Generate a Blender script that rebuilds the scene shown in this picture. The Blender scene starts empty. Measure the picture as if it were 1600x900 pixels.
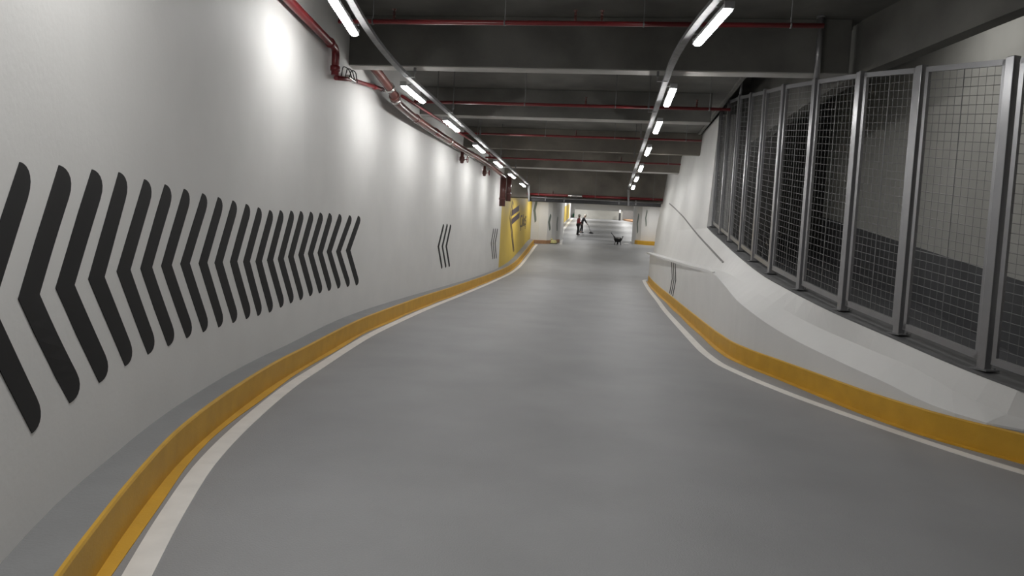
import bpy, bmesh, math, random
from mathutils import Vector, Matrix
random.seed(7)
C = bpy.context.scene.collection
PI = math.pi

# ------------------------------------------------------------------ camera
F_PX, CX, CY, H = 1050.0, 800.0, 450.0, 1.70
YAW, PITCH, ROLL = 0.13594, 0.05803, 0.055
fw = Vector((-math.sin(YAW)*math.cos(PITCH), math.cos(YAW)*math.cos(PITCH), -math.sin(PITCH)))
r0 = Vector((math.cos(YAW), math.sin(YAW), 0)); u0 = r0.cross(fw)
rt = r0*math.cos(ROLL) + u0*math.sin(ROLL); up = u0*math.cos(ROLL) - r0*math.sin(ROLL)
CAM = Vector((0, 0, H))
cd = bpy.data.cameras.new('camera'); cam = bpy.data.objects.new('camera', cd); C.objects.link(cam)
cd.sensor_fit = 'HORIZONTAL'; cd.sensor_width = 36.0; cd.lens = F_PX/1600*36.0
cd.clip_start = 0.05; cd.clip_end = 400
m = Matrix((rt, up, -fw)).transposed().to_4x4(); m.translation = CAM
cam.matrix_world = m
bpy.context.scene.camera = cam

def ray(px, py):
    v = fw*F_PX + rt*(px-CX) + up*(CY-py)
    return v/v.y
def at(px, py, Y):                      # point seen at a pixel, Y metres down the ramp
    r = ray(px, py); return CAM + r*Y

# ------------------------------------------------------------------ plan curves
def pchip(pts):
    xs = [p[0] for p in pts]; ys = [p[1] for p in pts]; n = len(xs)
    h = [xs[i+1]-xs[i] for i in range(n-1)]; d = [(ys[i+1]-ys[i])/h[i] for i in range(n-1)]
    ms = [d[0]]
    for i in range(1, n-1):
        if d[i-1]*d[i] <= 0: ms.append(0.0)
        else:
            w1, w2 = 2*h[i]+h[i-1], h[i]+2*h[i-1]
            ms.append((w1+w2)/(w1/d[i-1]+w2/d[i]))
    ms.append(d[-1])
    def fn(x):
        if x <= xs[0]: return ys[0]+ms[0]*(x-xs[0])
        if x >= xs[-1]: return ys[-1]+ms[-1]*(x-xs[-1])
        i = 0
        while x > xs[i+1]: i += 1
        t = (x-xs[i])/h[i]
        return ((1+2*t)*(1-t)**2*ys[i] + t*(1-t)**2*h[i]*ms[i] + t*t*(3-2*t)*ys[i+1] + t*t*(t-1)*h[i]*ms[i+1])
    return fn
zr = pchip([(-20,0),(8,0),(11.2,.10),(14.5,.17),(20,.28),(27.5,.52),(31.5,.80),(36,1.45),(39.6,2.04),(55,3.14),(80,5.72),(120,9.8)])
WL = pchip([(-3,.6),(-1,-.62),(.6,-1.5),(2.44,-2.44),(3.04,-2.72),(3.76,-2.99),(4.62,-3.29),(5.7,-3.59),(6.86,-3.86),(8.44,-4.13),(9.78,-4.31),(11.2,-4.43),(12.8,-4.51),(14.5,-4.55),(20,-4.57),(40,-4.57)])
LL = pchip([(-3,1.3),(-1,.12),(.6,-.85),(1.5,-1.36),(2.4,-1.85),(2.98,-2.12),(3.7,-2.43),(4.6,-2.77),(6.1,-3.17),(7.63,-3.48),(9.5,-3.72),(11.7,-3.88),(17.4,-4.06),(26.3,-4.11),(30.3,-4.04),(39.4,-4.01)])
KR = pchip([(2.0,8.4),(4.0,6.2),(5.2,5.05),(6.0,4.42),(6.71,3.91),(7.35,3.49),(8.09,3.22),(9.01,2.94),(10.04,2.58),(10.73,2.33),(11.6,2.16),(13.25,2.09),(16.14,2.06),(20.4,2.02),(24,1.95),(28.6,1.87),(40,1.8)])
LR = pchip([(2.0,8.1),(4.0,5.85),(5.2,4.6),(6.26,3.68),(7.03,3.26),(8.26,2.74),(9.2,2.33),(10.0,2.02),(10.91,1.77),(12.2,1.68),(13.54,1.66),(18.7,1.62),(21.6,1.64),(25.7,1.62),(29.6,1.62)])
LEDGE = pchip([(2,.262),(6.84,.275),(7.07,.29),(7.51,.33),(8.14,.43),(8.68,.49),(9.54,.61),(10.19,.74),(10.66,.87),(11.49,1.07),(12.55,1.30),(13.42,1.43),(14.01,1.46),(16.2,1.50),(19.3,1.57),(22.9,1.66),(27.8,1.80),(30,1.86)])
KF = 1.15                                # fence posts, 3.16 m tall, about 1.2 m apart
_posts = [(15.52,2.32,2.43),(14.44,2.32,2.24),(13.28,2.315,2.06),(12.29,2.335,1.88),(11.33,2.365,1.71),(10.32,2.41,1.54),(9.31,2.56,1.365),(8.29,2.765,1.19),(7.44,3.055,1.03),(6.47,3.39,.85),(5.55,3.85,.68)]
POSTS = [(y*KF, x*KF, (z-H)*KF+H) for y, x, z in _posts]
FX = pchip(sorted((p[0], p[1]) for p in POSTS)); FZ = pchip(sorted((p[0], p[2]) for p in POSTS))
SC = .91                                  # scale of the overhead layout (1.27 m tube lights)
def sz(z): return (z-H)*SC+H
CEIL = 5.39; BEAM = sz(4.75); UPPER = 6.40; S1 = .947; BEAM1 = H+3.05*S1

def frange(a, b, step):
    n = max(1, round((b-a)/step)); return [a+(b-a)*i/n for i in range(n+1)]

# ------------------------------------------------------------------ helpers
def mat(name, col, rough=.6, metal=0.0, var=.08, scale=6.0, bump=0.0, bscale=60, spec=.5, emit=None, detail=6):
    m = bpy.data.materials.new(name); m.use_nodes = True
    nt = m.node_tree; b = nt.nodes['Principled BSDF']
    b.inputs['Roughness'].default_value = rough; b.inputs['Metallic'].default_value = metal
    b.inputs['Specular IOR Level'].default_value = spec
    b.inputs['Base Color'].default_value = (*col, 1)
    if emit:
        b.inputs['Emission Color'].default_value = (*emit[0], 1); b.inputs['Emission Strength'].default_value = emit[1]
        return m
    tc = nt.nodes.new('ShaderNodeTexCoord')
    if var:
        n = nt.nodes.new('ShaderNodeTexNoise'); n.inputs['Scale'].default_value = scale; n.inputs['Detail'].default_value = detail
        nt.links.new(tc.outputs['Object'], n.inputs['Vector'])
        rp = nt.nodes.new('ShaderNodeMapRange')
        rp.inputs[1].default_value = .3; rp.inputs[2].default_value = .7; rp.inputs[3].default_value = 1-var; rp.inputs[4].default_value = 1+var
        nt.links.new(n.outputs['Fac'], rp.inputs[0])
        mx = nt.nodes.new('ShaderNodeVectorMath'); mx.operation = 'SCALE'; mx.inputs[0].default_value = col
        nt.links.new(rp.outputs[0], mx.inputs['Scale']); nt.links.new(mx.outputs[0], b.inputs['Base Color'])
    if bump:
        n2 = nt.nodes.new('ShaderNodeTexNoise'); n2.inputs['Scale'].default_value = bscale; n2.inputs['Detail'].default_value = 3
        nt.links.new(tc.outputs['Object'], n2.inputs['Vector'])
        bp = nt.nodes.new('ShaderNodeBump'); bp.inputs['Strength'].default_value = bump; bp.inputs['Distance'].default_value = .01
        nt.links.new(n2.outputs['Fac'], bp.inputs['Height']); nt.links.new(bp.outputs[0], b.inputs['Normal'])
    return m

M = dict(
    white=mat('white_paint', (.66,.655,.642), .6, var=.03, scale=1.5, bump=.12, bscale=25),
    floor=mat('grey_epoxy', (.275,.277,.282), .5, var=.08, scale=.9, bump=.35, bscale=90, spec=.28),
    walk=mat('grey_sidewalk', (.22,.222,.225), .55, var=.06, scale=3, bump=.2),
    yellow=mat('yellow_kerb_paint', (.55,.305,.022), .55, var=.08, scale=4, bump=.15),
    line=mat('white_line_paint', (.70,.68,.65), .55, var=.06, scale=5),
    black=mat('black_paint', (.008,.008,.009), .6, var=.1, scale=4, spec=.2),
    panel=mat('yellow_sign_paint', (.66,.47,.07), .55, var=.04, scale=1),
    purple=mat('dark_sign_paint', (.05,.03,.04), .5, var=.05),
    concrete=mat('dark_concrete', (.138,.135,.124), .85, var=.30, scale=1.1, bump=.3, bscale=18),
    concrete_low=mat('weathered_concrete', (.17,.155,.132), .85, var=.34, scale=.9, bump=.3, bscale=18),
    dado=mat('dark_grey_paint', (.075,.076,.08), .6, var=.08, scale=3),
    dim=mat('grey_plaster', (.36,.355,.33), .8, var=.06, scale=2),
    slab=mat('dark_grey_slab', (.12,.12,.122), .6, var=.15, scale=5),
    steel=mat('grey_painted_steel', (.30,.30,.31), .32, .55, var=.06, scale=5),
    galv=mat('galvanised_steel', (.21,.21,.215), .6, .3, var=.15, scale=15),
    wire=mat('galvanised_wire', (.20,.20,.20), .45, .3, var=.05),
    red=mat('red_pipe_paint', (.17,.016,.019), .32, var=.10, scale=8),
    maroon=mat('oxide_red_pipe', (.11,.042,.036), .28, var=.15, scale=8),
    chrome=mat('shiny_pipe_clamp', (.6,.58,.56), .25, .8, var=.05),
    housing=mat('lamp_housing', (.42,.42,.43), .5, var=.03),
    lamp=mat('lamp_glow', (.9,.9,.9), .5, emit=((1.0,.99,.97), 57.0)),
    dark=mat('dark_rubber', (.02,.02,.021), .6, var=.1),
    darkmetal=mat('dark_steel_tray', (.035,.035,.037), .45, .3, var=.1),
    skin=mat('skin', (.42,.26,.19), .55, var=.04),
    vest=mat('red_workwear', (.52,.085,.095), .75, var=.1),
    navy=mat('dark_workwear', (.03,.03,.034), .8, var=.15),
    trouser=mat('dark_trousers', (.038,.036,.036), .8, var=.15),
    helmet=mat('cream_helmet', (.80,.74,.64), .4, var=.03),
    sack=mat('pale_yellow_sack', (.55,.52,.25), .75, var=.15, scale=10),
    green=mat('green_sign', (.05,.36,.2), .5, var=.03),
    brown=mat('faded_orange_kerb', (.34,.19,.10), .6, var=.08),
    grey_mark=mat('grey_wall_mark', (.16,.19,.17), .6, var=.05),
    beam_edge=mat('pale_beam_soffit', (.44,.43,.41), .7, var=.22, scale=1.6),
    blind=mat('grey_wall_paint', (.20,.195,.19), .7, var=.05),
)

def newobj(name, me, parent=None, **props):
    o = bpy.data.objects.new(name, me); C.objects.link(o)
    if parent: o.parent = parent
    for k, v in props.items(): o[k] = v
    return o
def thing(name, label, cat, loc=(0,0,0), group=None):
    o = bpy.data.objects.new(name, None); C.objects.link(o); o.location = loc; o.empty_display_size = .1
    o['label'] = label; o['category'] = cat
    if group: o['group'] = group
    return o
def tag(o, label, cat, group=None):
    o['label'] = label; o['category'] = cat
    if group: o['group'] = group
    return o

class MB:
    """collects faces in world coordinates and links them as one mesh object"""
    def __init__(s): s.v = []; s.f = []; s.mi = []; s.sm = []
    def add(s, vs, fs, mi=0, smooth=False):
        n = len(s.v); s.v += [tuple(v) for v in vs]
        for f in fs: s.f.append(tuple(i+n for i in f)); s.mi.append(mi); s.sm.append(smooth)
    def box(s, c, size, mi=0, ax=None):
        X, Y, Z = ax or (Vector((1,0,0)), Vector((0,1,0)), Vector((0,0,1)))
        c = Vector(c); a, b, d = (x/2 for x in size)
        vs = [c+X*i*a+Y*j*b+Z*k*d for i in (-1,1) for j in (-1,1) for k in (-1,1)]
        s.add(vs, [(0,1,3,2),(4,6,7,5),(0,4,5,1),(2,3,7,6),(0,2,6,4),(1,5,7,3)], mi)
    def bar(s, p, q, w, h, mi=0, upv=Vector((0,0,1))):
        p, q = Vector(p), Vector(q); d = (q-p); L = d.length; d.normalize()
        x = d.cross(upv)
        if x.length < 1e-4: x = d.cross(Vector((1,0,0)))
        x.normalize(); z = x.cross(d)
        s.box((p+q)/2, (w, L, h), mi, (x, d, z))
    def tube(s, pts, r, n=10, mi=0, cap=True, smooth=True):
        pts = [Vector(p) for p in pts]; rs = r if isinstance(r, (list, tuple)) else [r]*len(pts)
        ref = None; rings = []
        for i, p in enumerate(pts):
            d = (pts[min(i+1, len(pts)-1)] - pts[max(i-1, 0)]).normalized()
            if ref is None:
                ref = d.cross(Vector((0,0,1)))
                if ref.length < 1e-3: ref = d.cross(Vector((1,0,0)))
            ref = (ref - d*ref.dot(d)).normalized(); b = d.cross(ref)
            rings.append([p + (ref*math.cos(2*PI*k/n) + b*math.sin(2*PI*k/n))*rs[i] for k in range(n)])
        vs = [v for rg in rings for v in rg]; fs = []
        for i in range(len(pts)-1):
            for k in range(n):
                fs.append((i*n+k, i*n+(k+1)%n, (i+1)*n+(k+1)%n, (i+1)*n+k))
        s.add(vs, fs, mi, smooth)
        if cap:
            s.add(rings[0], [tuple(range(n-1, -1, -1))], mi); s.add(rings[-1], [tuple(range(n))], mi)
    def lathe(s, prof, c, n=16, mi=0, axis=None):
        c = Vector(c); X, Y, Z = axis or (Vector((1,0,0)), Vector((0,1,0)), Vector((0,0,1)))
        vs = []; fs = []
        for r, z in prof:
            for k in range(n): vs.append(c + (X*math.cos(2*PI*k/n)+Y*math.sin(2*PI*k/n))*max(r,1e-4) + Z*z)
        for i in range(len(prof)-1):
            for k in range(n): fs.append((i*n+k, i*n+(k+1)%n, (i+1)*n+(k+1)%n, (i+1)*n+k))
        s.add(vs, fs, mi, True)
        s.add(vs[:n], [tuple(range(n-1,-1,-1))], mi); s.add(vs[-n:], [tuple(range(n))], mi)
    def loft(s, secs, mi=0, closed=True, caps=True, mis=None, smooth=False):
        n = len(secs[0]); k = n if closed else n-1
        for j in range(k):
            a, b = j, (j+1) % n
            vs = []; fs = []
            for i, sc in enumerate(secs): vs += [sc[a], sc[b]]
            for i in range(len(secs)-1): fs.append((2*i, 2*i+1, 2*i+3, 2*i+2))
            s.add(vs, fs, mis[j] if mis else mi, smooth)
        if caps and closed:
            s.add(secs[0], [tuple(range(n-1,-1,-1))], mis[0] if mis else mi); s.add(secs[-1], [tuple(range(n))], mis[0] if mis else mi)
    def build(s, name, mats, parent=None, bevel=0, weld=True, subsurf=0, **props):
        me = bpy.data.meshes.new(name); me.from_pydata(s.v, [], s.f)
        mats = mats if isinstance(mats, (list, tuple)) else [mats]
        for m_ in mats: me.materials.append(m_)
        for p, i, sm in zip(me.polygons, s.mi, s.sm): p.material_index = i; p.use_smooth = sm
        bm = bmesh.new(); bm.from_mesh(me)
        if weld: bmesh.ops.remove_doubles(bm, verts=bm.verts, dist=1e-5)
        bmesh.ops.recalc_face_normals(bm, faces=bm.faces)
        if parent is not None and parent.type == 'EMPTY':
            bmesh.ops.translate(bm, verts=bm.verts, vec=-parent.matrix_world.translation if False else -Vector(root_loc(parent)))
        elif parent is not None:
            bmesh.ops.translate(bm, verts=bm.verts, vec=-Vector(root_loc(parent)))
        bm.to_mesh(me); bm.free()
        o = newobj(name, me, parent, **props)
        if bevel:
            md = o.modifiers.new('bevel', 'BEVEL'); md.width = bevel; md.segments = 2; md.limit_method = 'ANGLE'; md.angle_limit = .8
        return o
def root_loc(o):
    v = Vector(o.location)
    while o.parent: o = o.parent; v += Vector(o.location)
    return v
def struct(o): o['kind'] = 'structure'; return o
def slabs(secs): return secs

def offset_curve(fn, d, Y):                # point on curve X=fn(Y) pushed d to its right (+X side)
    e = .05; t = Vector((fn(Y+e)-fn(Y-e), 2*e)).normalized()
    return Vector((fn(Y)+t.y*d, Y-t.x*d))

# ------------------------------------------------------------------ floor, lines, kerbs
YS = frange(-6, 50, .25) + frange(50.5, 84, .5)
mb = MB()
mb.loft([[Vector((-5.6, y, zr(y)-.3)), Vector((-5.6, y, zr(y))), Vector((-2, y, zr(y))), Vector((1.5, y, zr(y))), Vector((9.5, y, zr(y))), Vector((9.5, y, zr(y)-.3))] for y in YS])
floor = struct(mb.build('floor', M['floor']))

def ribbon(mb, A, B, dz, mi=0, th=.004):
    secs = []
    for a, b in zip(A, B):
        za, zb = zr(a.y)+dz, zr(b.y)+dz
        secs.append([Vector((a.x,a.y,za)), Vector((b.x,b.y,zb)), Vector((b.x,b.y,zb-th)), Vector((a.x,a.y,za-th))])
    mb.loft(secs, mi)
yl = frange(-1.5, 12, .2) + frange(12.5, 39.6, .5)
mb = MB()
ribbon(mb, [offset_curve(LL, -.14, y) for y in yl], [offset_curve(LL, 0, y) for y in yl], .004)
mb.build('painted_line', M['line'], floor, label='long white edge line along the left kerb')
yr = frange(2.5, 14, .2) + frange(14.5, 29.6, .5)
mb = MB()
A = [offset_curve(LR, 0, y) for y in yr]; B = [offset_curve(LR, .14, y) for y in yr]
A.append(Vector((1.70, 29.95))); B.append(Vector((1.80, 29.72)))
A.append(Vector((1.84, 30.05))); B.append(Vector((1.86, 29.85)))
ribbon(mb, A, B, .004)
mb.build('painted_line', M['line'], floor, label='white edge line curving round the right kerb')
mb = MB()
def dense(P_, k=24):
    return [(a[0]+(b[0]-a[0])*i/k, a[1]+(b[1]-a[1])*i/k) for a, b in zip(P_[:-1], P_[1:]) for i in range(k)]+[P_[-1]]
def to_floor(px, py, lo=32, hi=80):           # where a pixel's line of sight meets the floor
    r = ray(px, py); g = lambda Y: r.z*Y+H-zr(Y); ys = frange(lo, hi, .1)
    for y0, y1 in zip(ys[:-1], ys[1:]):
        if g(y0)*g(y1) <= 0: return Vector((r.x*y0, y0, zr(y0)))
    return Vector((r.x*lo, lo, zr(lo)))
pl = dense([(p.x+.08, p.y) for p in [to_floor(876.3,382), to_floor(877.2,375), to_floor(878.2,369), to_floor(879.2,363)]]+[(-3.85,61)])
ribbon(mb, [Vector((x-.16, y)) for x, y in pl], [Vector((x, y)) for x, y in pl], .004)
ps = dense([(-3.85,61),(-3.98,70),(-4.05,79.5)])
ribbon(mb, [Vector((x-.24, y)) for x, y in ps], [Vector((x, y)) for x, y in ps], .004)
mb.build('painted_line', M['line'], floor, label='far white edge line past the left pier')

def KL(y): return offset_curve(LL, -.26, y)
KH = .26
mb = MB()
secs = []
for y in yl:
    k = KL(y); w = Vector((WL(k.y)-.12, k.y))
    if w.x > k.x-.1: w.x = k.x-.1
    secs.append([Vector((k.x,k.y,zr(k.y)+KH)), Vector((w.x,w.y,zr(w.y)+KH)), Vector((w.x,w.y,zr(w.y)-.1)), Vector((k.x,k.y,zr(k.y)-.1))])
mb.loft(secs)
walk = struct(mb.build('sidewalk', M['walk']))
mb = MB()
secs = []
for y in yl:
    k = KL(y); e = offset_curve(LL, -.262+.012, y); q = offset_curve(LL, -.185+.018*math.sin(y*2.1), y)
    secs.append([Vector((k.x-.015,k.y,zr(k.y)+KH+.003)), Vector((e.x-.008,e.y,zr(e.y)+KH+.001)), Vector((e.x,e.y,zr(e.y)+KH-.012)), Vector((e.x,e.y,zr(e.y)+.012)), Vector((q.x,q.y,zr(q.y)+.006)), Vector((q.x,q.y,zr(q.y)-.004)), Vector((k.x-.015,k.y,zr(k.y)-.02))])
mb.loft(secs)
mb.build('kerb_face', M['yellow'], walk, label='yellow painted kerb edge')

# ------------------------------------------------------------------ left wall
def lw(y): return Vector((WL(y), y, 0))
yw = frange(-3, 15, .25) + frange(15.5, 40.6, .5)
mb = MB()
mb.loft([[Vector((WL(y), y, zr(y)-.15)), Vector((WL(y), y, CEIL+.02)), Vector((WL(y)-.25, y, CEIL+.02)), Vector((WL(y)-.25, y, zr(y)-.15))] for y in yw], smooth=False)
o = mb.build('wall_left', M['white']); wall_left = struct(o)
for p in o.data.polygons: p.use_smooth = True
md = o.modifiers.new('edges', 'EDGE_SPLIT'); md.split_angle = .6

def solve_curve(fn, px, py, lo, hi):
    r = ray(px, py); g = lambda Y: r.x*Y - fn(Y)
    n = 400; a = lo; ga = g(a)
    for i in range(1, n+1):
        b = lo+(hi-lo)*i/n; gb = g(b)
        if ga*gb <= 0:
            for _ in range(50):
                c = (a+b)/2; gc = g(c)
                if ga*gc <= 0: b = c
                else: a, ga = c, gc
            return a, r.z*a+H
        a, ga = b, gb
    raise ValueError((px, py))
def wall_hit(px, py): return solve_curve(WL, px, py, .8, 40)
def chevron(parent, fn, hits, w, side, name='painted_chevron', m='black', tip=.15, n=14, label=None, eps=.004):
    """stroke: tip, elbow, lower tip as (Y, z) on the wall X=fn(Y); w = stroke width along Y"""
    (y0,z0),(y1,z1),(y2,z2) = hits
    secs = []
    for za, ya, zb_, yb, first in ((z0,y0,z1,y1,True),(z1,y1,z2,y2,False)):
        T = [0,.006,.02,.045,.08,.125,.18,.25,.35,.5,.65,.8,.92,1]
        if not first: T = [1-t for t in reversed(T)]
        for i, t in enumerate(T):
            if not first and i == 0: continue
            z = za+(zb_-za)*t; y = ya+(yb-ya)*t
            s = min(z0-z, z-z2); g = 1.0 if s >= tip else math.sqrt(max(0.004, 1-(1-s/tip)**2))
            secs.append((z, y, y+w*g))
    quads = []
    for z, a, b in secs:
        pa = offset_curve(fn, side*eps, a); pb = offset_curve(fn, side*eps, b)
        qa = offset_curve(fn, -side*.003, a); qb = offset_curve(fn, -side*.003, b)
        quads.append([Vector((pa.x,pa.y,z)), Vector((pb.x,pb.y,z)), Vector((qb.x,qb.y,z)), Vector((qa.x,qa.y,z))])
    mb = MB(); mb.loft(quads)
    o = mb.build(name, M[m], parent)
    if label: o['label'] = label
    return o
CH = [((30,253),(-48,487),(49,677),37),((91.5,258),(27.6,467),(108,630),33),((143,264.5),(86.4,450),(154.5,598),29),((185,269),(137.4,436),(195,572),25),
 ((225,280),(182,424),(230.5,554),21),((257,288),(219,419.5),(262,541),18),((287,295),(251.4,415.5),(291,528.5),16.3),((315.8,302),(281.5,412.5),(317,519),14.5),
 ((340.4,308),(310.2,411.4),(341.2,511.6),13.2),((363,313.2),(335,410.6),(363.5,504.7),12.4),((384,318.7),(359,409.1),(384.3,498.6),11.3),((402.8,323.9),(379.7,409.1),(402.5,493.7),10.4),
 ((420.7,328.2),(399,408.5),(420.4,488.5),9.8),((437.2,328.5),(417,406.5),(437.8,480.7),9.4),((453.9,329),(434,404.8),(453.4,474),9),((469,329.7),(449.9,401.3),(468.7,469),8.6),
 ((484.5,330.8),(466,398.4),(483.7,462.8),8.3),((499.6,332),(481,396.4),(498.4,458.5),8),((514,332.9),(496,395),(512.9,454.7),7.8),((529.6,334.3),(510.3,393.2),(527.6,451),7.5),
 ((545.5,336.3),(525,393.2),(542.3,448.4),7.2),((559.3,337.2),(540.3,391.2),(556.2,446),7)]
for t, e, b, w in CH:
    hs = [wall_hit(*p) for p in (t, e, b)]
    wy = wall_hit(e[0]+w, e[1])[0]-hs[1][0]
    chevron(wall_left, WL, hs, wy, 1)
G3 = [((692.3,350),(683.7,385.3),(689.6,420),2.3),((698,349.6),(690,385),(695.7,418.4),2.3),((703.3,350.7),(696,384.7),(701.3,417.3),2.3),
      ((771,356.7),(767,380),(769.6,405.3),1.1),((774,356.7),(770,380),(772.3,404.7),1.1),((777,357),(773,380),(775,404),1.1)]
for t, e, b, w in G3:
    hs = [wall_hit(*p) for p in (t, e, b)]
    wy = wall_hit(e[0]+w, e[1])[0]-hs[1][0]
    chevron(wall_left, WL, hs, wy, 1, tip=.08)

# yellow sign panel with arrow and lettering
XP = -4.57
def pw(px, py):                             # panel pixel -> (Y, z)
    r = ray(px, py); Y = XP/r.x; return Y, r.z*Y+H
ya, yb = pw(781.5, 370)[0], 40.25
mb = MB()
mb.loft([[Vector((XP-.003, y, zr(y)+KH+.012)), Vector((XP+.004, y, zr(y)+KH+.012)), Vector((XP+.004, y, 4.9)), Vector((XP-.003, y, 4.9))] for y in frange(ya, yb, .5)])
panel = mb.build('painted_sign', M['panel'], wall_left, label='tall yellow painted panel with arrow and word')
def stroke(mb, pts, w, eps=.008):
    for (a, b) in zip(pts[:-1], pts[1:]):
        p = Vector((XP+eps, *pw(*a))); q = Vector((XP+eps, *pw(*b)))
        d = (q-p).normalized()*w*.4
        mb.bar(p-d, q+d, w, .006, 0, Vector((1,0,0)))
mb = MB()
stroke(mb, [(800.3,316),(796.4,340),(801.6,391)], .13)
stroke(mb, [(801.8,318),(798.2,341),(802.9,391)], .13)
stroke(mb, [(799.8,333),(810.6,325)], .28); stroke(mb, [(800,346),(811,336.5)], .28)
mb.build('arrow_symbol', M['purple'], panel)
fc = bpy.data.curves.new('word', 'FONT'); fc.body = 'Çıkış'; fc.size = 1.0; fc.extrude = .004
fo = bpy.data.objects.new('word', fc); C.objects.link(fo)
bpy.context.view_layer.update()
me = bpy.data.meshes.new_from_object(fo.evaluated_get(bpy.context.evaluated_depsgraph_get()))
bpy.data.objects.remove(fo)
xs = [v.co.x for v in me.vertices]; ys_ = [v.co.y for v in me.vertices]
(Y0, Z0), (Y1, Z1) = pw(811.8, 357), pw(821.5, 352)
zt = pw(812, 336)[1]; hx = max(ys_)-min(ys_); Z0 = pw(812, 362)[1]
for v in me.vertices:
    x, y, z = v.co
    t = (x-min(xs))/(max(xs)-min(xs)); Yp = Y0+(Y1-Y0)*t
    v.co = (XP+.008+z, Yp, Z0+(y-min(ys_))/hx*(zt-Z0) + (Yp-Y0)*.10)
me.materials.clear(); me.materials.append(M['purple'])
newobj('lettering', me, panel)

# ------------------------------------------------------------------ right wall with ledge and parapet
YW0 = POSTS[0][0]+.05
def bo(y): return .24 if y > 9 else .16+.08*max(0, (y-6.5))/2.5 if y > 6.5 else .16
def bz(y): return LEDGE(y) + (.22 if y < 11 else .22-.19*min(1, (y-11)/2.4))*min(1, max(.25, (y-6.3)/1.5))
def front(y): return FX(y)-.15
mb = MB(); secs = []
yy = frange(3.0, YW0, .25)
for y in yy:
    k = KR(y); zb = zr(y)
    k2 = k if y > 6.88 else k+min(.25, (6.88-y)*1.5)
    f_ = max(front(y), k2+.22)
    secs.append([Vector((k2,y,zb-.1)), Vector((k2,y,max(LEDGE(y), zb+.262))), Vector((max(k+bo(y), k2+.05),y,bz(y))), Vector((f_,y,FZ(y)-.02)), Vector((f_+.4,y,FZ(y)-.02)), Vector((f_+.4,y,zb-.1))])
mb.loft(secs)
secs = []
for y in frange(YW0, 29.4, .4):
    k = KR(y); zb = zr(y); t = (y-YW0)/(29.4-YW0)
    o1 = .24*(1-t)+.14*t
    xm = k+.48*(1-t)+.2*t; xt = (k+.60)*(1-t)+(k+.50)*t
    secs.append([Vector((k,y,zb-.1)), Vector((k,y,LEDGE(y))), Vector((k+o1,y,LEDGE(y)+.03)), Vector((xm,y,LEDGE(y)+.97)), Vector((xt,y,CEIL+.02)), Vector((k+1.0,y,CEIL+.02)), Vector((k+1.0,y,zb-.1))])
mb.loft(secs)
wall_right = struct(mb.build('wall_right', M['white']))
# lip of the ledge
mb = MB()
mb.loft([[Vector((KR(y)+.05,y,LEDGE(y)+.035)), Vector((KR(y)-.13*min(1,max(0,(y-14)/14)),y,LEDGE(y)+.025)), Vector((KR(y)-.13*min(1,max(0,(y-14)/14)),y,LEDGE(y)-.035)), Vector((KR(y)+.05,y,LEDGE(y)-.05))] for y in frange(13.6, 29.5, .5)])
mb.build('ledge_lip', M['white'], wall_right)
# slanting joint in the wall
from mathutils.bvhtree import BVHTree
bvh = BVHTree.FromPolygons([v.co for v in wall_right.data.vertices], [tuple(p.vertices) for p in wall_right.data.polygons])
def rhit(px, py):
    r = ray(px, py).normalized(); h = bvh.ray_cast(CAM, r); return h[0], h[1] if h[1].dot(r) < 0 else -h[1]
mb = MB()
jp = [rhit(*p) for p in [(1046,318),(1053,324),(1060,331),(1068,339),(1075,348),(1083,358),(1092,369),(1105,383),(1118,397),(1131,411)]]
for (p, n1), (q, n2) in zip(jp[:-1], jp[1:]):
    mb.bar(p+n1*.004, q+n2*.004, .045, .008, 0, n1)
mb.build('joint_line', M['blind'], wall_right, label='thin slanting grey joint')
for t, e, b in [((1049.2,409.3),(1050,435.5),(1045.9,458.5)),((1051.9,410.5),(1052.8,436.7),(1048.3,460.5)),((1054.6,411.3),(1055.5,437),(1050.7,463))]:
    hs = [solve_curve(KR, *p, 10, 29) for p in (t, e, b)]
    chevron(wall_right, KR, hs, -.15, -1, tip=.05, eps=.006)
# right kerb
yk = frange(3.0, 29.3, .25)
mb = MB()
secs = []
for y in yk:
    a = offset_curve(KR, -.0, y); b = Vector((a.x+.65 if y < 7.2 else a.x+.05, a.y))
    secs.append([Vector((a.x,a.y,zr(a.y)+KH-.002)), Vector((b.x,b.y,zr(b.y)+KH-.002)), Vector((b.x,b.y,zr(b.y)-.1)), Vector((a.x,a.y,zr(a.y)-.1))])
mb.loft(secs)
walk2 = struct(mb.build('sidewalk', M['walk']))
mb = MB(); secs = []
for y in yk:
    a = offset_curve(KR, -.02, y); i = offset_curve(KR, .012, y); q = offset_curve(KR, -.10-.012*math.sin(y*1.7), y)
    secs.append([Vector((i.x,i.y,zr(i.y)+KH+.003)), Vector((a.x+.008,a.y,zr(a.y)+KH+.001)), Vector((a.x,a.y,zr(a.y)+KH-.012)), Vector((a.x,a.y,zr(a.y)+.012)), Vector((q.x,q.y,zr(q.y)+.006)), Vector((q.x,q.y,zr(q.y)-.004)), Vector((i.x,i.y,zr(i.y)-.02))])
mb.loft(secs)
mb.build('kerb_face', M['yellow'], walk2, label='yellow painted kerb edge')
# dark plinth slab under the fence
mb = MB()
mb.loft([[Vector((front(y)+.004,y,FZ(y)-.019)), Vector((front(y)+.004,y,FZ(y)+.004)), Vector((front(y)+.40,y,FZ(y)+.004)), Vector((front(y)+.40,y,FZ(y)-.019))] for y in frange(6.0, YW0-.02, .25)])
plinth = struct(mb.build('trim_1', M['slab']))

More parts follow.
